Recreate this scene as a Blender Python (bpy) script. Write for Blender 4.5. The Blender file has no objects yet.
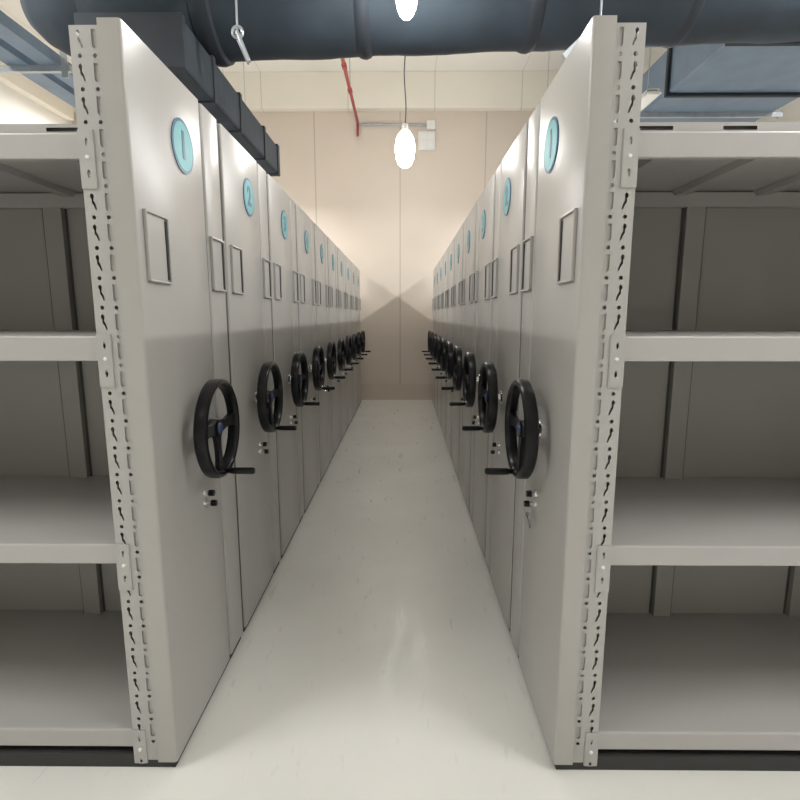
import bpy, bmesh, math, random
from mathutils import Vector, Matrix
C = bpy.context
S = C.scene
random.seed(4)

# ------------------------------------------------------------------ camera
F = 520.0
PITCH = math.atan(83 / F)
YAW = math.atan(4 / F * math.cos(PITCH))
cd = bpy.data.cameras.new('camera')
cam = bpy.data.objects.new('camera', cd)
S.collection.objects.link(cam)
cd.sensor_width = 36
cd.lens = 36 * F / 800
cd.clip_start = 0.05
cam.location = (0, 0, 1.51)
cam.rotation_euler = (math.pi / 2 - PITCH, 0, YAW)
S.camera = cam

# ------------------------------------------------------------------ world, exposure
w = bpy.data.worlds.new('world')
S.world = w
w.use_nodes = True
w.node_tree.nodes['Background'].inputs[0].default_value = (1, 0.97, 0.92, 1)
w.node_tree.nodes['Background'].inputs[1].default_value = 0.05
S.view_settings.view_transform = 'Standard'
S.view_settings.look = 'None'
S.view_settings.gamma = 1
S.view_settings.exposure = 0.0
S.cycles.use_denoising = True
S.cycles.max_bounces = 8
S.cycles.diffuse_bounces = 5
S.cycles.caustics_reflective = False
S.cycles.caustics_refractive = False
S.cycles.sample_clamp_indirect = 4


# ------------------------------------------------------------------ lights: tube fixtures over the neighbouring bays, and added outer ones
TUBE_W = 50.0          # watts of each bay tube
FRONT_W = 6.5         # tubes over the open floor this side of the rows
TUBE_COL = (1.0, 0.985, 0.965)
SIDE_X = (-2.46, 2.20)
SIDE_Z = 3.45
TUBES = []
for sx in SIDE_X:
    for ty in (0.5, 2.3, 5.6, 6.9, 8.15):
        TUBES.append((sx, ty, SIDE_Z, TUBE_W))
for sx in (-3.6, -0.9, 1.6, 4.2):
    TUBES.append((sx, -1.1, 3.9, FRONT_W))
for sx in (-4.6, 4.4):
    TUBES.append((sx, 4.5, 4.95, 70.0))  # added fixtures out of view, to brighten the side walls
TUBES.append((-4.75, 8.75, 4.70, 50.0))  # added unseen fixture that brightens the left side wall
for i, (x, y, z, e) in enumerate(TUBES):
    ld = bpy.data.lights.new('tube_light', 'AREA')
    ld.shape = 'RECTANGLE'
    ld.size = 0.05
    ld.size_y = 1.15
    ld.energy = e
    ld.color = TUBE_COL
    lo = bpy.data.objects.new('tube_light', ld)
    S.collection.objects.link(lo)
    lo.location = (x, y, z)
BULB_FAR = 45.0        # emission strength of the two aisle bulbs
BULB_NEAR = 185.0


# ------------------------------------------------------------------ materials
def mat(name, col, rough=0.5, metal=0.0, spec=0.5, var=0.0, scale=8.0, bump=0.0, bscale=60.0, emis=None, estr=0.0, rvar=0.0, coat=0.0):
    m = bpy.data.materials.new(name)
    m.use_nodes = True
    nt = m.node_tree
    b = nt.nodes['Principled BSDF']
    b.inputs['Base Color'].default_value = (*col, 1)
    b.inputs['Roughness'].default_value = rough
    b.inputs['Metallic'].default_value = metal
    b.inputs['Specular IOR Level'].default_value = spec
    b.inputs['Coat Weight'].default_value = coat
    b.inputs['Coat Roughness'].default_value = 0.12
    tc = nt.nodes.new('ShaderNodeTexCoord')
    if var > 0 or rvar > 0:
        n = nt.nodes.new('ShaderNodeTexNoise')
        n.inputs['Scale'].default_value = scale
        n.inputs['Detail'].default_value = 6
        nt.links.new(tc.outputs['Object'], n.inputs['Vector'])
    if var > 0:
        r = nt.nodes.new('ShaderNodeMapRange')
        r.inputs['From Min'].default_value = 0.3
        r.inputs['From Max'].default_value = 0.7
        r.inputs['To Min'].default_value = 1 - var
        r.inputs['To Max'].default_value = 1 + var
        nt.links.new(n.outputs['Fac'], r.inputs['Value'])
        mx = nt.nodes.new('ShaderNodeVectorMath')
        mx.operation = 'SCALE'
        mx.inputs[0].default_value = col
        nt.links.new(r.outputs['Result'], mx.inputs['Scale'])
        nt.links.new(mx.outputs['Vector'], b.inputs['Base Color'])
    if rvar > 0:
        r2 = nt.nodes.new('ShaderNodeMapRange')
        r2.inputs['From Min'].default_value = 0.3
        r2.inputs['From Max'].default_value = 0.7
        r2.inputs['To Min'].default_value = max(0.02, rough - rvar)
        r2.inputs['To Max'].default_value = rough + rvar
        nt.links.new(n.outputs['Fac'], r2.inputs['Value'])
        nt.links.new(r2.outputs['Result'], b.inputs['Roughness'])
    if bump > 0:
        n2 = nt.nodes.new('ShaderNodeTexNoise')
        n2.inputs['Scale'].default_value = bscale
        n2.inputs['Detail'].default_value = 3
        nt.links.new(tc.outputs['Object'], n2.inputs['Vector'])
        bp = nt.nodes.new('ShaderNodeBump')
        bp.inputs['Strength'].default_value = bump
        bp.inputs['Distance'].default_value = 0.01
        nt.links.new(n2.outputs['Fac'], bp.inputs['Height'])
        nt.links.new(bp.outputs['Normal'], b.inputs['Normal'])
    if emis:
        b.inputs['Emission Color'].default_value = (*emis, 1)
        b.inputs['Emission Strength'].default_value = estr
    return m


M = {}
M['panel'] = mat('satin_grey_steel', (0.42, 0.410, 0.392), 0.29, spec=0.5, var=0.015, scale=1.5, bump=0.015, bscale=3.0)
M['steel'] = mat('grey_coated_steel', (0.43, 0.425, 0.41), 0.42, var=0.02, scale=3)
M['shelf'] = mat('grey_shelf_steel', (0.44, 0.43, 0.42), 0.38, var=0.02, scale=2)
M['back'] = mat('grey_back_steel', (0.34, 0.335, 0.315), 0.5, var=0.02, scale=2)
M['slit_dark'] = mat('slit_shade_dark', (0.03, 0.03, 0.028), 0.8)  # dark tone painted for the shade inside the card holders
M['black'] = mat('black_plastic', (0.004, 0.004, 0.006), 0.3, spec=0.28, var=0.1, scale=20)
M['bluecap'] = mat('blue_cap', (0.015, 0.04, 0.13), 0.3)
M['chrome'] = mat('chrome', (0.75, 0.75, 0.76), 0.12, metal=1.0)
M['teal'] = mat('teal_label', (0.09, 0.40, 0.43), 0.35, var=0.05, scale=30)
M['navy'] = mat('navy_print', (0.02, 0.10, 0.22), 0.3)
M['rubber'] = mat('dark_duct_wrap', (0.026, 0.037, 0.049), 0.75, spec=0.35, var=0.2, scale=4, bump=0.5, bscale=6)
M['rubber2'] = mat('dark_duct_tape', (0.022, 0.028, 0.036), 0.7, spec=0.35, var=0.2, scale=6)
M['galv'] = mat('galvanised_steel', (0.42, 0.45, 0.48), 0.38, metal=0.6, var=0.12, scale=12)
M['tray'] = mat('blue_grey_tray', (0.13, 0.19, 0.26), 0.45, var=0.1, scale=5)
M['red'] = mat('red_pipe_paint', (0.33, 0.05, 0.045), 0.4, var=0.15, scale=10)
M['zinc'] = mat('bright_zinc_bolt', (0.85, 0.85, 0.85), 0.35)
M['white'] = mat('white_plastic', (0.78, 0.77, 0.74), 0.4)
M['cable'] = mat('grey_cable', (0.09, 0.10, 0.12), 0.5)
M['base'] = mat('black_base_rubber', (0.035, 0.035, 0.033), 0.7)
M['seam_shade'] = mat('seam_and_shade_grey', (0.10, 0.10, 0.09), 0.8)  # grey painted as shade beside the cover strips, and for their thin seams
M['gap_shade'] = mat('gap_shade_dark', (0.07, 0.065, 0.055), 0.7)  # dark tone standing for shade in the joint between units
M['glow'] = mat('lit_bulb', (1, 1, 1), 0.4, emis=(1, 0.985, 0.95), estr=BULB_FAR)
M['glow2'] = mat('lit_bulb_near', (1, 1, 1), 0.4, emis=(1, 0.985, 0.95), estr=BULB_NEAR)
M['housing'] = mat('white_fixture_enamel', (0.8, 0.8, 0.78), 0.4)


def seam_mat(name, col, rough, axis, step, offset, width, dark, var=0.02, scale=1.2, bump=0.0):
    """painted boards with fine dark joints every `step` metres along an axis"""
    m = mat(name, col, rough, var=var, scale=scale, bump=bump, bscale=25)
    nt = m.node_tree
    b = nt.nodes['Principled BSDF']
    src = b.inputs['Base Color'].links[0].from_socket
    tc = nt.nodes.new('ShaderNodeTexCoord')
    sp = nt.nodes.new('ShaderNodeSeparateXYZ')
    nt.links.new(tc.outputs['Object'], sp.inputs[0])
    a = nt.nodes.new('ShaderNodeMath'); a.operation = 'ADD'; a.inputs[1].default_value = offset
    nt.links.new(sp.outputs[axis], a.inputs[0])
    p = nt.nodes.new('ShaderNodeMath'); p.operation = 'PINGPONG'; p.inputs[1].default_value = step / 2
    nt.links.new(a.outputs[0], p.inputs[0])
    l = nt.nodes.new('ShaderNodeMath'); l.operation = 'LESS_THAN'; l.inputs[1].default_value = width
    nt.links.new(p.outputs[0], l.inputs[0])
    mx = nt.nodes.new('ShaderNodeMix'); mx.data_type = 'RGBA'
    nt.links.new(l.outputs[0], mx.inputs['Factor'])
    nt.links.new(src, mx.inputs['A'])
    mx.inputs['B'].default_value = (*[c * dark for c in col], 1)
    nt.links.new(mx.outputs['Result'], b.inputs['Base Color'])
    return m


M['wall'] = seam_mat('tan_wall_boards', (0.66, 0.58, 0.50), 0.5, 0, 1.47, 0.07, 0.010, 0.72)
M['wallside'] = mat('cream_wall_paint', (0.86, 0.85, 0.81), 0.6, var=0.02, scale=1)
M['beam'] = seam_mat('cream_beam_paint', (0.84, 0.80, 0.71), 0.6, 0, 1.45, 0.94, 0.008, 0.75)
M['ceiling'] = seam_mat('cream_ceiling_paint', (0.86, 0.84, 0.79), 0.7, 0, 1.45, 0.94, 0.006, 0.8)
M['skirt'] = mat('tan_skirting', (0.60, 0.52, 0.44), 0.5, var=0.03, scale=3)


def floor_mat():
    m = bpy.data.materials.new('pale_epoxy_floor')
    m.use_nodes = True
    nt = m.node_tree
    b = nt.nodes['Principled BSDF']
    tc = nt.nodes.new('ShaderNodeTexCoord')
    n1 = nt.nodes.new('ShaderNodeTexNoise'); n1.inputs['Scale'].default_value = 1.6; n1.inputs['Detail'].default_value = 8
    n2 = nt.nodes.new('ShaderNodeTexNoise'); n2.inputs['Scale'].default_value = 22; n2.inputs['Detail'].default_value = 8
    mp = nt.nodes.new('ShaderNodeMapping'); mp.inputs['Scale'].default_value = (3.5, 0.7, 1)
    nt.links.new(tc.outputs['Object'], mp.inputs['Vector'])
    n3 = nt.nodes.new('ShaderNodeTexNoise'); n3.inputs['Scale'].default_value = 5; n3.inputs['Detail'].default_value = 10
    n3.inputs['Roughness'].default_value = 0.7
    nt.links.new(tc.outputs['Object'], n1.inputs['Vector'])
    nt.links.new(tc.outputs['Object'], n2.inputs['Vector'])
    nt.links.new(mp.outputs[0], n3.inputs['Vector'])
    r1 = nt.nodes.new('ShaderNodeValToRGB')
    r1.color_ramp.elements[0].position = 0.3; r1.color_ramp.elements[0].color = (0.76, 0.755, 0.725, 1)
    r1.color_ramp.elements[1].position = 0.7; r1.color_ramp.elements[1].color = (0.83, 0.825, 0.79, 1)
    nt.links.new(n1.outputs['Fac'], r1.inputs['Fac'])
    r3 = nt.nodes.new('ShaderNodeMapRange')
    r3.inputs['From Min'].default_value = 0.62; r3.inputs['From Max'].default_value = 0.75
    r3.inputs['To Min'].default_value = 1.0; r3.inputs['To Max'].default_value = 0.86
    nt.links.new(n3.outputs['Fac'], r3.inputs['Value'])
    sc = nt.nodes.new('ShaderNodeVectorMath'); sc.operation = 'SCALE'
    nt.links.new(r1.outputs['Color'], sc.inputs[0])
    nt.links.new(r3.outputs['Result'], sc.inputs['Scale'])
    nt.links.new(sc.outputs['Vector'], b.inputs['Base Color'])
    rr = nt.nodes.new('ShaderNodeMapRange')
    rr.inputs['From Min'].default_value = 0.35; rr.inputs['From Max'].default_value = 0.65
    rr.inputs['To Min'].default_value = 0.26; rr.inputs['To Max'].default_value = 0.40
    nt.links.new(n3.outputs['Fac'], rr.inputs['Value'])
    nt.links.new(rr.outputs['Result'], b.inputs['Roughness'])
    bp = nt.nodes.new('ShaderNodeBump'); bp.inputs['Strength'].default_value = 0.05; bp.inputs['Distance'].default_value = 0.01
    nt.links.new(n2.outputs['Fac'], bp.inputs['Height'])
    nt.links.new(bp.outputs['Normal'], b.inputs['Normal'])
    return m


M['floor'] = floor_mat()


# ------------------------------------------------------------------ helpers
def link(o, parent=None):
    S.collection.objects.link(o)
    if parent is not None:
        o.parent = parent
    return o


def obj(name, bm, m, parent=None, smooth=False):
    bmesh.ops.recalc_face_normals(bm, faces=bm.faces)
    me = bpy.data.meshes.new(name)
    bm.to_mesh(me)
    bm.free()
    for mm in (m if isinstance(m, (list, tuple)) else [m]):
        me.materials.append(mm)
    if smooth:
        me.polygons.foreach_set('use_smooth', [True] * len(me.polygons))
        me.set_sharp_from_angle(angle=math.radians(35))
    return link(bpy.data.objects.new(name, me), parent)


def box(bm, x0, x1, y0, y1, z0, z1, bev=0.0):
    r = bmesh.ops.create_cube(bm, size=1)
    vs = r['verts']
    for v in vs:
        v.co = Vector(((x0 + x1) / 2 + v.co.x * (x1 - x0), (y0 + y1) / 2 + v.co.y * (y1 - y0), (z0 + z1) / 2 + v.co.z * (z1 - z0)))
    if bev > 0:
        es = {e for v in vs for e in v.link_edges}
        bmesh.ops.bevel(bm, geom=list(es), offset=bev, segments=2, affect='EDGES', profile=0.5)


def bm_box(*a, **k):
    bm = bmesh.new()
    box(bm, *a, **k)
    return bm


def cyl(bm, p0, p1, r0, r1=None, n=20):
    p0, p1 = Vector(p0), Vector(p1)
    r1 = r0 if r1 is None else r1
    d = p1 - p0
    q = Vector((0, 0, 1)).rotation_difference(d.normalized()).to_matrix().to_4x4()
    bmesh.ops.create_cone(bm, cap_ends=True, segments=n, radius1=r0, radius2=r1, depth=d.length,
                          matrix=Matrix.Translation((p0 + p1) / 2) @ q)


def tube(bm, pts, r, n=8):
    """round tube swept along points"""
    pts = [Vector(p) for p in pts]
    rings = []
    up = Vector((0.13, 0.37, 0.92)).normalized()
    for i, p in enumerate(pts):
        a = pts[max(0, i - 1)]
        b = pts[min(len(pts) - 1, i + 1)]
        t = (b - a).normalized()
        u = t.cross(up).normalized()
        v = t.cross(u).normalized()
        rr = r[i] if isinstance(r, (list, tuple)) else r
        rings.append([bm.verts.new(p + (u * math.cos(2 * math.pi * k / n) + v * math.sin(2 * math.pi * k / n)) * rr) for k in range(n)])
    for a, b in zip(rings, rings[1:]):
        for k in range(n):
            bm.faces.new((a[k], a[(k + 1) % n], b[(k + 1) % n], b[k]))
    bm.faces.new(rings[0][::-1])
    bm.faces.new(rings[-1])


def extrude_profile(bm, pts, axis, a, b):
    """closed 2-D profile pushed along an axis.  axis 2: pts=(x,y); axis 0: pts=(y,z); axis 1: pts=(x,z)"""
    def mk(p, t):
        return {0: (t, p[0], p[1]), 1: (p[0], t, p[1]), 2: (p[0], p[1], t)}[axis]
    v0 = [bm.verts.new(mk(p, a)) for p in pts]
    v1 = [bm.verts.new(mk(p, b)) for p in pts]
    n = len(pts)
    for i in range(n):
        bm.faces.new((v0[i], v0[(i + 1) % n], v1[(i + 1) % n], v1[i]))
    bm.faces.new(v0[::-1])
    bm.faces.new(v1)


def ring(bm, centre, axis_x, prof, n=48):
    """closed profile (radius, axial) revolved about the x axis"""
    rows = []
    for k in range(n):
        a = 2 * math.pi * k / n
        rows.append([bm.verts.new((centre[0] + ax * axis_x, centre[1] + r * math.cos(a), centre[2] + r * math.sin(a))) for r, ax in prof])
    for k in range(n):
        A, B = rows[k], rows[(k + 1) % n]
        for i in range(len(prof)):
            j = (i + 1) % len(prof)
            bm.faces.new((A[i], A[j], B[j], B[i]))


def holed_plate(outline, holes, thick):
    """flat plate in (x, z) with real openings, returned as bmesh lying on y = 0 .. thick"""
    cu = bpy.data.curves.new('plate', 'CURVE')
    cu.dimensions = '2D'
    cu.fill_mode = 'BOTH'
    cu.extrude = thick / 2
    for poly in [outline] + holes:
        sp = cu.splines.new('POLY')
        sp.points.add(len(poly) - 1)
        for p, q in zip(sp.points, poly):
            p.co = (q[0], q[1], 0, 1)
        sp.use_cyclic_u = True
    o = bpy.data.objects.new('plate', cu)
    S.collection.objects.link(o)
    dg = C.evaluated_depsgraph_get()
    me = bpy.data.meshes.new_from_object(o.evaluated_get(dg))
    bm = bmesh.new()
    bm.from_mesh(me)
    bpy.data.objects.remove(o)
    bpy.data.curves.remove(cu)
    bpy.data.meshes.remove(me)
    bmesh.ops.remove_doubles(bm, verts=bm.verts, dist=1e-5)
    for v in bm.verts:
        v.co = Vector((v.co.x, thick / 2 - v.co.z, v.co.y))
    return bm


def rect(x0, x1, z0, z1):
    return [(x0, z0), (x1, z0), (x1, z1), (x0, z1)]


def circle(cx, cz, r, n=12):
    return [(cx + r * math.cos(2 * math.pi * k / n), cz + r * math.sin(2 * math.pi * k / n)) for k in range(n)]


def join(dst, src):
    me = bpy.data.meshes.new('tmp')
    src.to_mesh(me)
    dst.from_mesh(me)
    bpy.data.meshes.remove(me)
    src.free()


def structure(name, bm, m):
    o = obj(name, bm, m)
    o['kind'] = 'structure'
    o['label'] = STRUCT_LABEL.get(name, name.replace('_', ' '))
    return o


def empty(name, loc, label, cat, group=None):
    o = bpy.data.objects.new(name, None)
    S.collection.objects.link(o)
    o.location = loc
    o.empty_display_size = 0.1
    return tag(o, label, cat, group)


def tag(o, label, cat, group=None):
    o['label'] = label
    o['category'] = cat
    if group:
        o['group'] = group
    return o


# ------------------------------------------------------------------ room shell
RX0, RX1, RY0, RY1, RH = -5.7, 5.7, -5.0, 9.5, 5.53
STRUCT_LABEL = {
    'floor': 'pale grey polished floor of the aisle between the shelving rows',
    'ceiling': 'cream painted ceiling high over the rows',
    'wall_back': 'tan boarded end wall at the far end of the aisle',
    'wall_left': 'cream side wall beyond the left shelving row',
    'wall_right': 'cream side wall beyond the right shelving row',
    'wall_front': 'cream wall at the open end of the room',
    'trim_1': 'cream beam running across the top of the end wall',
    'trim_2': 'cream beam running along the top of the left side wall',
    'baseboard_back': 'darker tan skirting along the foot of the end wall',
}
structure('floor', bm_box(RX0, RX1, RY0, RY1, -0.1, 0), M['floor'])
structure('ceiling', bm_box(RX0, RX1, RY0, RY1, RH, RH + 0.1), M['ceiling'])
structure('wall_back', bm_box(RX0, RX1, RY1, RY1 + 0.15, 0, RH), M['wall'])
structure('wall_left', bm_box(RX0 - 0.15, RX0, RY0, RY1, 0, RH), M['wallside'])
structure('wall_right', bm_box(RX1, RX1 + 0.15, RY0, RY1, 0, RH), M['wallside'])
structure('wall_front', bm_box(RX0, RX1, RY0 - 0.15, RY0, 0, RH), M['wallside'])
structure('trim_1', bm_box(RX0, RX1, RY1 - 0.14, RY1, 4.96, RH, bev=0.008), M['beam'])
structure('trim_2', bm_box(RX0, RX0 + 0.14, RY0, RY1 - 0.14, 4.78, RH, bev=0.008), M['beam'])
structure('baseboard_back', bm_box(RX0, RX1, RY1 - 0.02, RY1, 0, 0.30), M['skirt'])

# ------------------------------------------------------------------ mobile shelving unit
D = 0.741      # depth of a unit along the row
PITCH_Y = 0.77
W = 1.90       # length of a unit away from the aisle
TOP = 2.302
LEVELS = (2.02, 1.455, 0.80, 0.14)


def slot_s(cx, cz, s):
    """short slanted keyhole slot: wide top end, thin tail"""
    pts = [(-0.0065, 0.021), (-0.001, 0.024), (0.0035, 0.017), (0.001, 0.004), (0.0065, -0.006), (0.010, -0.020), (0.006, -0.023),
           (0.001, -0.010), (-0.0045, -0.002), (-0.004, 0.008), (-0.008, 0.014)]
    return [(cx - s * x, cz + z) for x, z in pts]


def make_unit(s):
    """s = -1: unit extends to the left of its aisle face, +1: to the right.  Local x = s*d, d = distance behind the face."""
    t = bpy.data.objects.new('mobile_shelving_unit', None)
    S.collection.objects.link(t)
    t.empty_display_size = 0.1

    def bx(bm, d0, d1, y0, y1, z0, z1, bev=0.0):
        a, b = sorted((s * d0, s * d1))
        box(bm, a, b, y0, y1, z0, z1, bev)

    # carriage
    bm = bmesh.new()
    bx(bm, 0.012, W - 0.01, 0.012, D - 0.012, 0.0, 0.05)
    obj('base_carriage', bm, M['base'], t)

    # broad end panel, folded round the front post
    def pan(y0, y1, ret0, ret1, d_face=0.0):
        r = 0.009
        p = []
        if ret0:
            p += [(0.063, y0), (d_face + r, y0), (d_face + 0.0055, y0 + 0.0007), (d_face + 0.0026, y0 + 0.0026), (d_face + 0.0007, y0 + 0.0055), (d_face, y0 + r)]
        else:
            p += [(0.025, y0), (d_face + r * .7, y0), (d_face + 0.0055, y0 + 0.0007), (d_face + 0.0026, y0 + 0.0026), (d_face + 0.0007, y0 + 0.0055), (d_face, y0 + r)]
        p += [(d_face, y1 - r), (d_face + 0.0026, y1 - 0.0026), (d_face + r, y1), (0.025, y1)]
        if ret0:
            p += [(0.063, y0 + 0.008), (0.025, y0 + 0.008)]
        bm = bmesh.new()
        extrude_profile(bm, [(s * a, b) for a, b in p], 2, 0.030, TOP)
        return bm
    obj('end_panel', pan(0.0, 0.544, True, False), M['panel'], t, smooth=True)
    obj('end_strip', pan(0.566, D, False, False, 0.002), M['panel'], t, smooth=True)
    bm = bmesh.new()
    bx(bm, 0.017, 0.024, 0.54, 0.575, 0.02, TOP - 0.004)
    obj('joint_strip', bm, M['panel'], t)

    bm = bmesh.new()
    bx(bm, 0.005, 0.020, D - 0.001, D + 0.020, 0.03, TOP - 0.012, 0.003)  # dark strip added so the joint between units reads as deep shade
    o = obj('gap_shade_strip', bm, M['gap_shade'], t)
    o['label'] = 'dark strip added to deepen the shade between units'

    # front posts with their punched holes
    d0, d1 = 0.058, 0.146
    c1, c2 = 0.122, 0.080
    for base, mir in ((0.0, 1), (W, -1)):
        def dd(v):
            return base + mir * v
        a, b = sorted((s * dd(d0), s * dd(d1)))
        la, lb = sorted((s * dd(0.059), s * dd(0.100)))
        bm = bmesh.new()
        lin = bmesh.new()
        zt, zz = 2.289, 2.213
        while zt > 0.031:
            zb = max(0.03, zz - 0.0115)          # one tile: slot pair above, dot pair below
            full = zz > 0.06
            holes, lh = [], []
            if full:
                for c in (c1, c2):
                    holes.append(circle(s * dd(c), zz, 0.0060, 10))
                if int(zz * 1000) % 3:
                    lh.append(circle(s * dd(c2), zz, 0.0085, 10))
                cz = zz + 0.042
                m_ = s * mir
                holes.append([(s * dd(c1) - m_ * (x + 0.001), z + cz) for x, z in slot_s(0, 0, -1)])
                o2 = [(0.0065, 0.024), (-0.004, 0.024), (-0.0075, 0.012), (-0.006, 0.004), (-0.0075, -0.02), (0.002, -0.024), (0.0065, -0.018)]
                holes.append([(s * dd(c2) + m_ * x, z + cz) for x, z in o2])
            join(bm, holed_plate(rect(a, b, zb, zt), holes, 0.002))
            join(lin, holed_plate(rect(la, lb, zb, min(zt, 2.285)), lh, 0.002))
            zt = zb
            zz -= 0.0845
        bmesh.ops.translate(bm, verts=bm.verts, vec=(0, 0.010, 0))
        bmesh.ops.translate(lin, verts=lin.verts, vec=(0, 0.0145, 0))
        # returns of the channel
        bx(bm, dd(d1 - 0.0025), dd(d1), 0.012, 0.062, 0.03, 2.289)
        bx(bm, dd(0.0560), dd(0.0582), 0.012, 0.062, 0.03, 2.289)
        obj('front_post', bm, M['steel'], t)
        # folded liner behind the aisle-side holes
        bm = lin
        bx(bm, dd(0.100), dd(0.142), 0.055, 0.058, 0.03, 2.285)
        obj('post_liner', bm, M['steel'], t)
    # far end cover
    bm = bmesh.new()
    bx(bm, W - 0.02, W, 0.0, D, 0.018, TOP, 0.003)
    obj('outer_panel', bm, M['panel'], t)
    # rear posts
    for a in (0.03, W - 0.10):
        bm = bmesh.new()
        bx(bm, a, a + 0.07, 0.70, 0.727, 0.03, 2.285)
        obj('rear_post', bm, M['steel'], t)

    # shelves: folded lip, rounded front edge
    for i, z in enumerate(LEVELS):
        lip = (0.070, 0.075, 0.066, 0.066)[i]
        y0 = 0.016
        p = [(y0 + 0.018, z - lip), (y0 + 0.002, z - lip), (y0, z - lip + 0.002), (y0, z - 0.006), (y0 + 0.002, z - 0.0015), (y0 + 0.007, z),
             (0.727, z), (0.727, z - 0.03), (0.725, z - 0.03), (0.725, z - 0.003), (y0 + 0.009, z - 0.003), (y0 + 0.003, z - 0.008),
             (y0 + 0.003, z - lip + 0.003), (y0 + 0.018, z - lip + 0.003)]
        bm = bmesh.new()
        a, b = sorted((s * 0.146, s * (W - 0.146)))
        extrude_profile(bm, p, 0, a, b)
        # deck runs on to the end panels behind the posts
        bx(bm, 0.03, 0.146, 0.07, 0.725, z - 0.003, z)
        bx(bm, W - 0.146, W - 0.022, 0.07, 0.725, z - 0.003, z)
        sh = obj('shelf' if i else 'top_shelf', bm, M['shelf'], t)
        # stiffening channels under the deck
        for q, dc in enumerate((0.30, 0.62, 0.95, 1.28, 1.60)):
            bm = bmesh.new()
            extrude_profile(bm, [(s * (dc - 0.035), z - 0.0035), (s * (dc - 0.022), z - 0.022), (s * (dc + 0.022), z - 0.022), (s * (dc + 0.035), z - 0.0035)],
                            1, y0 + 0.02, 0.70)
            obj('stiffener', bm, M['shelf'], sh)
        # hook plates at both ends
        for base, mir in ((0.0, 1), (W, -1)):
            ca = base + mir * 0.105
            cb = base + mir * 0.147
            cc = base + mir * 0.124
            a, b = sorted((s * ca, s * cb))
            zt, zb = z + 0.004, z - 0.152
            if zb < 0.02:
                zb = 0.02
            hs = [[(s * cc + 0.004 * x, z - 0.028 + 0.011 * y) for x, y in circle(0, 0, 1, 10)]]
            if zb < z - 0.12:
                hs.append([(s * cc + 0.0045 * x, z - 0.112 + 0.011 * y) for x, y in circle(0, 0, 1, 10)])
            bm = holed_plate(rect(a, b, zb, zt), hs, 0.003)
            bmesh.ops.translate(bm, verts=bm.verts, vec=(0, 0.0065, 0))
            bx(bm, base + mir * 0.103, base + mir * 0.106, 0.0065, 0.012, zb, zt)
            br = obj('shelf_bracket', bm, M['steel'], t)
            bm = bmesh.new()
            cyl(bm, (s * cc, 0.0065, z - 0.068), (s * cc, 0.002, z - 0.068), 0.0062, 0.004, 14)
            obj('bolt', bm, M['zinc'], br, smooth=True)

    # rim of the dust cover above the top shelf, with long slots
    xs0, xs1 = sorted((s * 0.10, s * (W - 0.10)))
    holes = []
    d = 0.155
    while d < W - 0.3:
        a, b = sorted((s * d, s * (d + 0.095)))
        holes.append(rect(a, b, 2.0275, 2.0385))
        d += 0.235
    bm = holed_plate(rect(xs0, xs1, 2.0195, 2.046), holes, 0.002)
    bmesh.ops.translate(bm, verts=bm.verts, vec=(0, 0.034, 0))
    bx(bm, 0.10, W - 0.10, 0.036, 0.045, 2.044, 2.046)
    bx(bm, 0.10, W - 0.10, 0.070, 0.072, 2.0205, 2.046)
    obj('dust_cover_rim', bm, M['shelf'], t)
    # top roof plate
    bm = bmesh.new()
    bx(bm, 0.10, W - 0.10, 0.0365, 0.725, 2.0465, 2.049)
    obj('dust_cover', bm, M['shelf'], t)

    # closed back: sheets, cover strips and rail
    bm = bmesh.new()
    bx(bm, 0.022, W - 0.022, 0.729, 0.733, 0.03, 2.03)
    obj('back_panel', bm, M['back'], t)
    for a in (0.655, 1.28):
        bm = bmesh.new()
        bx(bm, a, a + 0.080, 0.702, 0.728, 0.05, 2.0, 0.002)
        cs = obj('cover_strip', bm, M['back'], t)
        bm = bmesh.new()
        bx(bm, a - 0.009, a, 0.7262, 0.7288, 0.05, 2.0)  # flat dark band: soft shade beside the proud strip, put in as colour
        bx(bm, a + 0.0765, a + 0.0785, 0.7012, 0.7025, 0.05, 2.0)
        obj('seam_and_shade', bm, M['seam_shade'], cs)
    bm = bmesh.new()
    bx(bm, 0.03, W - 0.03, 0.700, 0.727, 1.955, 2.012, 0.002)
    obj('back_rail', bm, M['steel'], t)

    # two card holders on the aisle face
    for ya, yb in ((0.045, 0.195), (0.575, 0.722)):
        z0, z1 = 1.614, 1.822
        r = 0.0075
        bm = bmesh.new()
        fd = -0.011
        e = 0.002 if ya > 0.5 else 0.0
        bx(bm, fd, e, ya, ya + r, z0, z1, 0.0025)
        bx(bm, fd, e, yb - r, yb, z0, z1, 0.0025)
        bx(bm, fd, e, ya, yb, z1 - r, z1, 0.0025)
        bx(bm, fd, e, ya, yb, z0, z0 + r, 0.0025)
        ch = obj('card_holder', bm, M['panel'], t)
        bm = bmesh.new()
        bx(bm, e - 0.0075, e - 0.0005, yb - r - 0.012, yb - r - 0.001, z0 + 0.014, z1 - 0.014)  # solid dark bar painting the shade along the far rim
        obj('slit_shade', bm, M['slit_dark'], ch)
        bm = bmesh.new()
        bx(bm, e - 0.004, e, ya + r, yb - r - 0.012, z0 + r, z1 - r)
        obj('card_plate', bm, M['panel'], ch)

    # round number plate
    yc, zc = 0.365, 2.088
    bm = bmesh.new()
    cyl(bm, (s * 0.0, yc, zc), (s * -0.003, yc, zc), 0.088, n=48)
    npl = obj('number_plate', bm, M['navy'], t)
    bm = bmesh.new()
    cyl(bm, (s * -0.0025, yc, zc), (s * -0.004, yc, zc), 0.078, n=48)
    obj('plate_face', bm, M['teal'], npl)

    # crank wheel
    wy, wz = 0.365, 1.10
    bm = bmesh.new()
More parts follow.
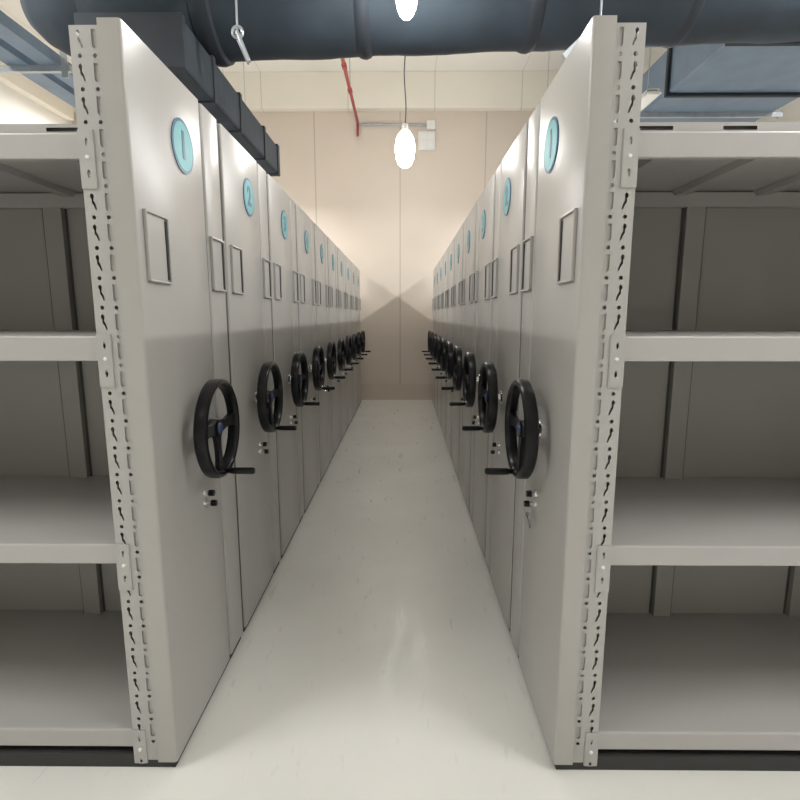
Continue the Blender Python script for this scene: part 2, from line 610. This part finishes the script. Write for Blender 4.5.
    prof = [(0.184, -0.018), (0.185, 0.012), (0.181, 0.021), (0.172, 0.025), (0.163, 0.021), (0.158, 0.010), (0.158, -0.008), (0.163, -0.020), (0.175, -0.024)]
    ring(bm, (s * -0.070, wy, wz), -s, prof, 56)
    hw = obj('hand_wheel', bm, M['black'], t, smooth=True)
    for ang in (4, 176, 266):
        a = math.radians(ang)
        u = Vector((0, math.cos(a), math.sin(a)))
        v = Vector((0, -math.sin(a), math.cos(a)))
        bm = bmesh.new()
        n = 6
        rows = []
        for k in range(n + 1):
            f = k / n
            rr = 0.018 + (0.162 - 0.018) * f
            hw_ = 0.029 - 0.012 * math.sin(math.pi * min(1, f * 1.1)) + (0.004 if k == n else 0)
            dx = -0.062 - 0.010 * f
            th = 0.008
            c = Vector((0, wy, wz)) + u * rr
            rows.append([bm.verts.new((s * (dx - th), *(c + v * hw_)[1:])), bm.verts.new((s * (dx + th), *(c + v * hw_)[1:])),
                         bm.verts.new((s * (dx + th), *(c - v * hw_)[1:])), bm.verts.new((s * (dx - th), *(c - v * hw_)[1:]))])
        for A, B in zip(rows, rows[1:]):
            for k in range(4):
                bm.faces.new((A[k], A[(k + 1) % 4], B[(k + 1) % 4], B[k]))
        bm.faces.new(rows[0])
        bm.faces.new(rows[-1][::-1])
        obj('spoke', bm, M['black'], hw)
    bm = bmesh.new()
    cyl(bm, (s * -0.040, wy, wz), (s * -0.076, wy, wz), 0.036, 0.031, n=32)
    obj('hub', bm, M['black'], hw, smooth=True)
    bm = bmesh.new()
    cyl(bm, (s * -0.076, wy, wz), (s * -0.081, wy, wz), 0.022, 0.019, n=28)
    o = obj('hub_cap', bm, M['bluecap'], hw, smooth=True)
    o['label'] = 'dark blue hub cap'
    ka = math.radians(272)
    ky, kz = wy + 0.166 * math.cos(ka), wz + 0.166 * math.sin(ka)
    bm = bmesh.new()
    tube(bm, [(s * -0.08, ky, kz), (s * -0.105, ky, kz), (s * -0.109, ky, kz), (s * -0.13, ky, kz), (s * -0.175, ky, kz), (s * -0.192, ky, kz), (s * -0.197, ky, kz)],
         [0.010, 0.010, 0.0125, 0.0128, 0.0132, 0.0130, 0.009], 16)
    obj('crank_handle', bm, M['black'], hw, smooth=True)
    bm = bmesh.new()
    cyl(bm, (0, wy, wz), (s * -0.006, wy, wz), 0.034, 0.032, n=28)
    cyl(bm, (s * -0.006, wy, wz), (s * -0.030, wy, wz), 0.020, 0.018, n=24)
    cyl(bm, (s * -0.030, wy, wz), (s * -0.045, wy, wz), 0.0125, n=20)
    obj('wheel_shaft', bm, M['chrome'], t, smooth=True)

    # lock pair under the wheel
    for i, (ly, lz, L) in enumerate(((0.375, 0.845, 0.036), (0.372, 0.806, 0.044))):
        bm = bmesh.new()
        cyl(bm, (0, ly, lz), (s * -0.005, ly, lz), 0.0145, 0.0135, n=24)
        cyl(bm, (s * -0.005, ly, lz), (s * -(L - 0.018), ly, lz), 0.0085, n=20)
        lk = obj('lock', bm, M['chrome'], t, smooth=True)
        bm = bmesh.new()
        cyl(bm, (s * -(L - 0.019), ly, lz), (s * -L, ly, lz), 0.0125, 0.0115, n=20)
        o = obj('lock_knob', bm, M['black'], lk, smooth=True)
        o['label'] = 'black lock knob'
    # drawing plates seen from the aisle under the second lock
    return t


def add_keys(t, s):
    """bunch of keys hanging from the lower lock of this one unit"""
    bm = bmesh.new()
    cy, cz, r = 0.365, 0.785, 0.016
    pts = [(s * -0.022, cy + r * math.sin(a), cz + r * math.cos(a)) for a in [2 * math.pi * k / 18 for k in range(19)]]
    tube(bm, pts, 0.0012, 6)
    kr = obj('key_ring', bm, M['chrome'], t, smooth=True)
    for dy, tilt, off in ((-0.004, -0.35, 0.0), (0.008, 0.25, 0.005)):
        hs = [circle(0, -0.006, 0.003, 10)]
        out = [(0.0 + 0.0105 * math.cos(a), -0.011 + 0.0105 * math.sin(a)) for a in [math.radians(q) for q in range(-60, 241, 20)]]
        out += [(-0.0042, -0.024), (-0.0042, -0.046), (0, -0.050), (0.0035, -0.046), (0.0015, -0.042), (0.0042, -0.037), (0.002, -0.033), (0.0042, -0.026)]
        bm = holed_plate(out, hs, 0.002)
        bmesh.ops.scale(bm, vec=(1.35, 1.2, 1.3), verts=bm.verts)
        bmesh.ops.rotate(bm, verts=bm.verts, cent=(0, 0, 0), matrix=Matrix.Rotation(math.pi / 2 + 0.5 * s * (1 if off else -1), 3, 'Z') @ Matrix.Rotation(tilt, 3, 'Y'))
        bmesh.ops.translate(bm, verts=bm.verts, vec=(s * (-0.022 - off), cy + dy, cz - 0.010))
        obj('key', bm, M['chrome'], kr)


def copy_tree(o, parent=None):
    c = o.copy()
    S.collection.objects.link(c)
    c.parent = parent
    for ch in o.children:
        copy_tree(ch, c)
    return c


def number_mesh(txt, s):
    """numeral printed on the round plate, raised half a millimetre"""
    cu = bpy.data.curves.new('number', 'FONT')
    cu.body = txt
    cu.size = 0.125 if len(txt) == 1 else 0.10
    cu.align_x = 'CENTER'
    cu.align_y = 'CENTER'
    cu.extrude = 0.0006
    cu.offset = 0.003
    o = bpy.data.objects.new('number', cu)
    S.collection.objects.link(o)
    me = bpy.data.meshes.new_from_object(o.evaluated_get(C.evaluated_depsgraph_get()))
    bpy.data.objects.remove(o)
    me.materials.clear()
    me.materials.append(M['navy'])
    # upright, readable from the aisle: text x runs along +y on the left face, -y on the right face
    R = Matrix(((0, 0, 1), (1, 0, 0), (0, 1, 0))) if s < 0 else Matrix(((0, 0, -1), (-1, 0, 0), (0, 1, 0)))
    me.transform(R.to_4x4())
    return me


ORD = ['nearest', 'second', 'third', 'fourth', 'fifth', 'sixth', 'seventh', 'eighth', 'ninth', 'last and farthest']
FACE_X = {-1: -0.762, 1: 0.503}
SIDE = {-1: 'left', 1: 'right'}
Y_FRONT = 1.53
for s in (-1, 1):
    first = make_unit(s)
    units = [first] + [copy_tree(first) for _ in range(9)]
    for k, u in enumerate(units):
        u.location = (FACE_X[s], Y_FRONT + PITCH_Y * k, 0)
        extra = ' and its open shelves facing us' if k == 0 else (' numbered with a teal disc' if k < 3 else '')
        tag(u, '%s grey mobile shelving unit of the %s row%s' % (ORD[k], SIDE[s], extra if k else ', open shelves facing us'), 'shelving unit',
            '%s row of mobile shelving units' % SIDE[s])
        pl = [c for c in u.children if c.name.startswith('number_plate')][0]
        nm = number_mesh(str(k + 1), s)
        no = link(bpy.data.objects.new('number', nm), pl)
        no.location = (s * -0.0044, 0.365, 2.088)
    if s == 1:
        add_keys(first, s)


# ------------------------------------------------------------------ overhead services
def lathe_x(bm, prof, cy, cz, n=40, tilt=0.0):
    """(x, radius) revolved about a slightly tilted x axis"""
    rows = []
    for x, r in prof:
        rows.append([bm.verts.new((x, cy + r * math.cos(2 * math.pi * k / n), cz + x * tilt + r * math.sin(2 * math.pi * k / n))) for k in range(n)])
    for A, B in zip(rows, rows[1:]):
        for k in range(n):
            bm.faces.new((A[k], A[(k + 1) % n], B[(k + 1) % n], B[k]))
    bm.faces.new(rows[0][::-1])
    bm.faces.new(rows[-1])


DY, DZ, DR, DT = 3.40, 3.385, 0.30, 0.030
duct = empty('insulated_duct', (0, DY, DZ - DR), 'thick round dark-wrapped duct crossing over the aisle from side to side', 'duct')


def local(bm, o):
    bmesh.ops.translate(bm, verts=bm.verts, vec=-Vector(o.location))
    return bm


bm = bmesh.new()
prof = []
x = -1.90
prof.append((-2.22, 0.05)); prof.append((-2.20, 0.12)); prof.append((-2.12, 0.20)); prof.append((-2.0, 0.27))
while x < 2.75:
    prof.append((x, DR + 0.004 * math.sin(x * 9) + 0.003 * random.random()))
    x += 0.06
prof.append((2.76, 0.2))
lathe_x(bm, prof, DY, DZ, 44, DT)
obj('duct_body', local(bm, duct), M['rubber'], duct, smooth=True)
for cx, r, hw_ in ((-1.13, 0.325, 0.07), (-0.24, 0.313, 0.05), (0.74, 0.313, 0.055), (1.62, 0.31, 0.05)):
    bm = bmesh.new()
    lathe_x(bm, [(cx - hw_, DR - 0.01), (cx - hw_ * .7, r - 0.008), (cx - hw_ * .3, r), (cx + hw_ * .2, r + 0.003), (cx + hw_ * .7, r - 0.006), (cx + hw_, DR - 0.01)], DY, DZ, 44, DT)
    obj('joint_band', local(bm, duct), M['rubber2'], duct, smooth=True)
# swollen elbow where the branch turns along the row
bm = bmesh.new()
lathe_x(bm, [(-1.82, 0.29), (-1.78, 0.31), (-1.68, 0.32), (-1.5, 0.322), (-1.32, 0.322), (-1.2, 0.315), (-1.16, 0.30)], DY, DZ, 44, DT)
obj('elbow', local(bm, duct), M['rubber'], duct, smooth=True)

# branch duct along the left row
br = empty('branch_duct', (-1.38, 4.3, 2.76), 'flat dark branch duct with raised bands running above the left row', 'duct')
bm = bmesh.new()
box(bm, -1.64, -1.115, 2.85, 4.90, 2.76, 3.0, 0.02)
obj('duct_body', local(bm, br), M['rubber'], br)
for yy in (2.87, 3.30, 3.80, 4.42, 4.87):
    bm = bmesh.new()
    w_ = 0.022 if yy < 4.8 else 0.035
    box(bm, -1.648, -1.107, yy - w_, yy + w_, 2.752, 3.008, 0.004)
    obj('joint_band', local(bm, br), M['rubber2'], br)

# broad duct over the right bays
rd = empty('broad_duct', (3.3, 6.2, 3.70), 'broad dark blue duct running above the right-hand bays', 'duct')
bm = bmesh.new()
box(bm, 2.62, 4.0, 3.75, 9.3, 3.70, 4.15, 0.02)
obj('duct_body', local(bm, rd), M['tray'], rd)
for yy in (4.6, 5.6, 6.6, 7.6, 8.6):
    bm = bmesh.new()
    box(bm, 2.59, 4.03, yy - 0.025, yy + 0.025, 3.67, 4.18, 0.006)
    obj('flange', local(bm, rd), M['rubber2'], rd)
for yy in (3.9, 6.1, 9.1):
    for xx in (2.56, 4.06):
        bm = bmesh.new()
        cyl(bm, (xx, yy, 3.64), (xx, yy, RH), 0.008, n=8)
        obj('hanger_rod', local(bm, rd), M['galv'], rd)
    bm = bmesh.new()
    box(bm, 2.52, 4.10, yy - 0.02, yy + 0.02, 3.655, 3.70)
    obj('hanger_bar', local(bm, rd), M['galv'], rd)

# cable tray over the left bays on trapeze hangers
ct = empty('cable_tray', (-3.2, 5, 3.66), 'blue-grey cable tray on hanger bars over the left bays', 'cable tray')
for x0, x1 in ((-3.16, -3.0), (-3.44, -3.25)):
    bm = bmesh.new()
    box(bm, x0, x1, -1.0, 9.3, 3.665, 3.72)
    for xx in (x0, x1 - 0.004):
        box(bm, xx, xx + 0.004, -1.0, 9.3, 3.72, 3.76)
    obj('tray_channel', local(bm, ct), M['tray'], ct)
for yy in (0.9, 4.9, 8.5):
    bm = bmesh.new()
    box(bm, -3.62, -2.90, yy - 0.02, yy + 0.02, 3.615, 3.665)
    obj('hanger_bar', local(bm, ct), M['galv'], ct)
    for xx in (-3.58, -2.94):
        bm = bmesh.new()
        box(bm, xx - 0.028, xx + 0.028, yy - 0.03, yy - 0.02, 3.56, 3.90)
        cyl(bm, (xx, yy, 3.6), (xx, yy, RH), 0.009, n=8)
        obj('hanger_rod', local(bm, ct), M['galv'], ct)

# hangers in front of the cross duct
for (a, b, top, lab) in (((-0.875, 2.985), (-0.815, 2.835), True, 'small steel clamp and slanted strut hanging below the cross duct, left end'),
                         ((1.02, 3.03), (0.835, 2.86), False, 'slanted steel strut below the cross duct by the right row')):
    hy = 2.99
    h = empty('pipe_hanger', (a[0], hy, b[1]), lab, 'hanger')
    bm = bmesh.new()
    cyl(bm, (a[0], hy, a[1]), (a[0], hy, RH), 0.006, n=8)
    obj('hanger_rod', local(bm, h), M['galv'], h)
    bm = bmesh.new()
    d = (Vector((b[0], hy, b[1])) - Vector((a[0], hy, a[1])))
    if top:
        tube(bm, [(a[0], hy - 0.014, a[1]), (b[0], hy - 0.014, b[1])], 0.010, 8)
        tube(bm, [(a[0] - 0.018, hy + 0.010, a[1]), (b[0] - 0.012, hy + 0.010, b[1])], 0.006, 8)
    else:
        tube(bm, [(a[0], hy, a[1]), (b[0], hy, b[1])], 0.020, 4)
        tube(bm, [(a[0] + 0.045, hy, a[1]), (b[0] + 0.02, hy, b[1] + 0.02)], 0.010, 4)
    obj('strut', local(bm, h), M['galv'], h)
    if top:
        bm = bmesh.new()
        pts = [(a[0] + 0.026 * math.cos(q), hy, a[1] + 0.026 * math.sin(q)) for q in [2 * math.pi * k / 16 for k in range(17)]]
        tube(bm, pts, 0.009, 8)
        obj('clamp', local(bm, h), M['galv'], h, smooth=True)

# sprinkler pipe
sp = empty('sprinkler_pipe', (-0.79, 6.5, 4.77), 'thin red sprinkler pipe running to the end wall under the ceiling', 'pipe')
bm = bmesh.new()
tube(bm, [(-0.79, 3.9, 4.77), (-0.79, 9.46, 4.77)], 0.024, 12)
obj('pipe_run', local(bm, sp), M['red'], sp, smooth=True)
bm = bmesh.new()
tube(bm, [(-0.79, 9.44, 4.79), (-0.79, 9.44, 4.55)], 0.020, 12)
obj('drop_pipe', local(bm, sp), M['red'], sp, smooth=True)
for yy in (5.6, 6.9, 7.45, 8.2):
    bm = bmesh.new()
    tube(bm, [(-0.79, yy - 0.05, 4.77), (-0.79, yy + 0.05, 4.77)], 0.034, 12)
    obj('coupling', local(bm, sp), M['red'], sp, smooth=True)
    bm = bmesh.new()
    cyl(bm, (-0.79, yy, 4.79), (-0.79, yy, RH), 0.006, n=8)
    obj('hanger_rod', local(bm, sp), M['galv'], sp)

# grey conduit and boxes on the end wall
cn = empty('wall_conduit', (-0.2, 9.47, 4.73), 'grey conduit running level along the end wall to a small box', 'conduit')
bm = bmesh.new()
tube(bm, [(-0.78, 9.475, 4.755), (0.40, 9.475, 4.735)], 0.020, 10)
obj('conduit_run', local(bm, cn), M['galv'], cn, smooth=True)
bm = bmesh.new()
box(bm, 0.38, 0.53, 9.43, 9.50, 4.66, 4.80, 0.01)
obj('junction_box', local(bm, cn), M['white'], cn)
sb = empty('switch_box', (0.39, 9.47, 4.36), 'square white switch box on the end wall below the conduit box', 'switch box')
bm = bmesh.new()
box(bm, 0.24, 0.53, 9.44, 9.50, 4.33, 4.63, 0.012)
obj('box_body', local(bm, sb), M['white'], sb)
for i in range(2):
    for j in range(2):
        bm = bmesh.new()
        box(bm, 0.275 + 0.12 * i, 0.375 + 0.12 * i, 9.428, 9.442, 4.365 + 0.125 * j, 4.47 + 0.125 * j, 0.004)
        obj('cover', local(bm, sb), M['housing'], sb)


# hanging bulbs
def bulb(px, y, zb, L, R, m, lab, ztop):
    t = empty('hanging_bulb', (px, y, zb), lab, 'lamp')
    bm = bmesh.new()
    n, rows = 20, []
    prof = [(0.0, 0.02), (0.02, 0.35), (0.08, 0.62), (0.22, 0.88), (0.42, 0.99), (0.62, 1.0), (0.80, 0.88), (0.92, 0.66), (1.0, 0.4)]
    for f, rr in prof:
        rows.append([bm.verts.new((R * rr * math.cos(2 * math.pi * k / n), R * rr * math.sin(2 * math.pi * k / n), L * f)) for k in range(n)])
    for A, B in zip(rows, rows[1:]):
        for k in range(n):
            bm.faces.new((A[k], A[(k + 1) % n], B[(k + 1) % n], B[k]))
    bm.faces.new(rows[0][::-1])
    bm.faces.new(rows[-1])
    obj('bulb_glass', bm, m, t, smooth=True)
    bm = bmesh.new()
    cyl(bm, (0, 0, L * 0.985), (0, 0, L + 0.09), R * 0.42, R * 0.3, 16)
    obj('socket', bm, M['white'], t, smooth=True)
    bm = bmesh.new()
    zz = [L + 0.08 + (ztop - zb - L - 0.08) * k / 14 for k in range(15)]
    tube(bm, [(0.012 * math.sin(k * 0.8), 0, z) for k, z in enumerate(zz)], 0.008 if y > 4 else 0.005, 8)
    obj('cord', bm, M['cable'], t, smooth=True)
    return t


bulb(0.011, 7.4, 3.49, 0.46, 0.13, M['glow'], 'glowing bulb hanging on a long cord at the far end of the aisle', RH)
bulb(0.010, 2.70, 2.895, 0.22, 0.05, M['glow2'], 'bright bulb at the top edge in front of the cross duct', RH)

# tube fixtures whose light falls between the rows, and the added outer ones
seen = {}
for x, y, z, e in sorted(TUBES, key=lambda q: (q[1], q[0])):
    where = 'left bays' if -3 < x < -1 and y > 0 else 'right bays' if 1 < x < 3 and y > 0 else 'outer left side, added to brighten the wall' if x < -4.2 else 'outer right side, added to brighten the wall' if x > 4.3 else 'open floor before the rows'
    seen[where] = seen.get(where, 0) + 1
    order = ['first', 'second', 'third', 'fourth', 'fifth'][seen[where] - 1]
    count_from = 'the left' if where.startswith('open') else 'the open end'
    t = empty('tube_fixture', (x, y, z), '%s white tube light fixture from %s, over the %s' % (order, count_from, where), 'ceiling light', 'tube light fixtures over the %s' % where)
    bm = bmesh.new()
    extrude_profile(bm, [(-0.075, 0.012), (-0.05, 0.05), (0.05, 0.05), (0.075, 0.012), (0.07, 0.012), (0.047, 0.045), (-0.047, 0.045), (-0.07, 0.012)], 1, -0.62, 0.62)
    box(bm, -0.055, 0.055, -0.62, 0.62, 0.004, 0.03)
    obj('housing', bm, M['housing'], t)
    for dy in (-0.5, 0.5):
        bm = bmesh.new()
        cyl(bm, (0, dy, 0.045), (0, dy, RH - z), 0.004, n=6)
        obj('hanger_wire', bm, M['galv'], t)
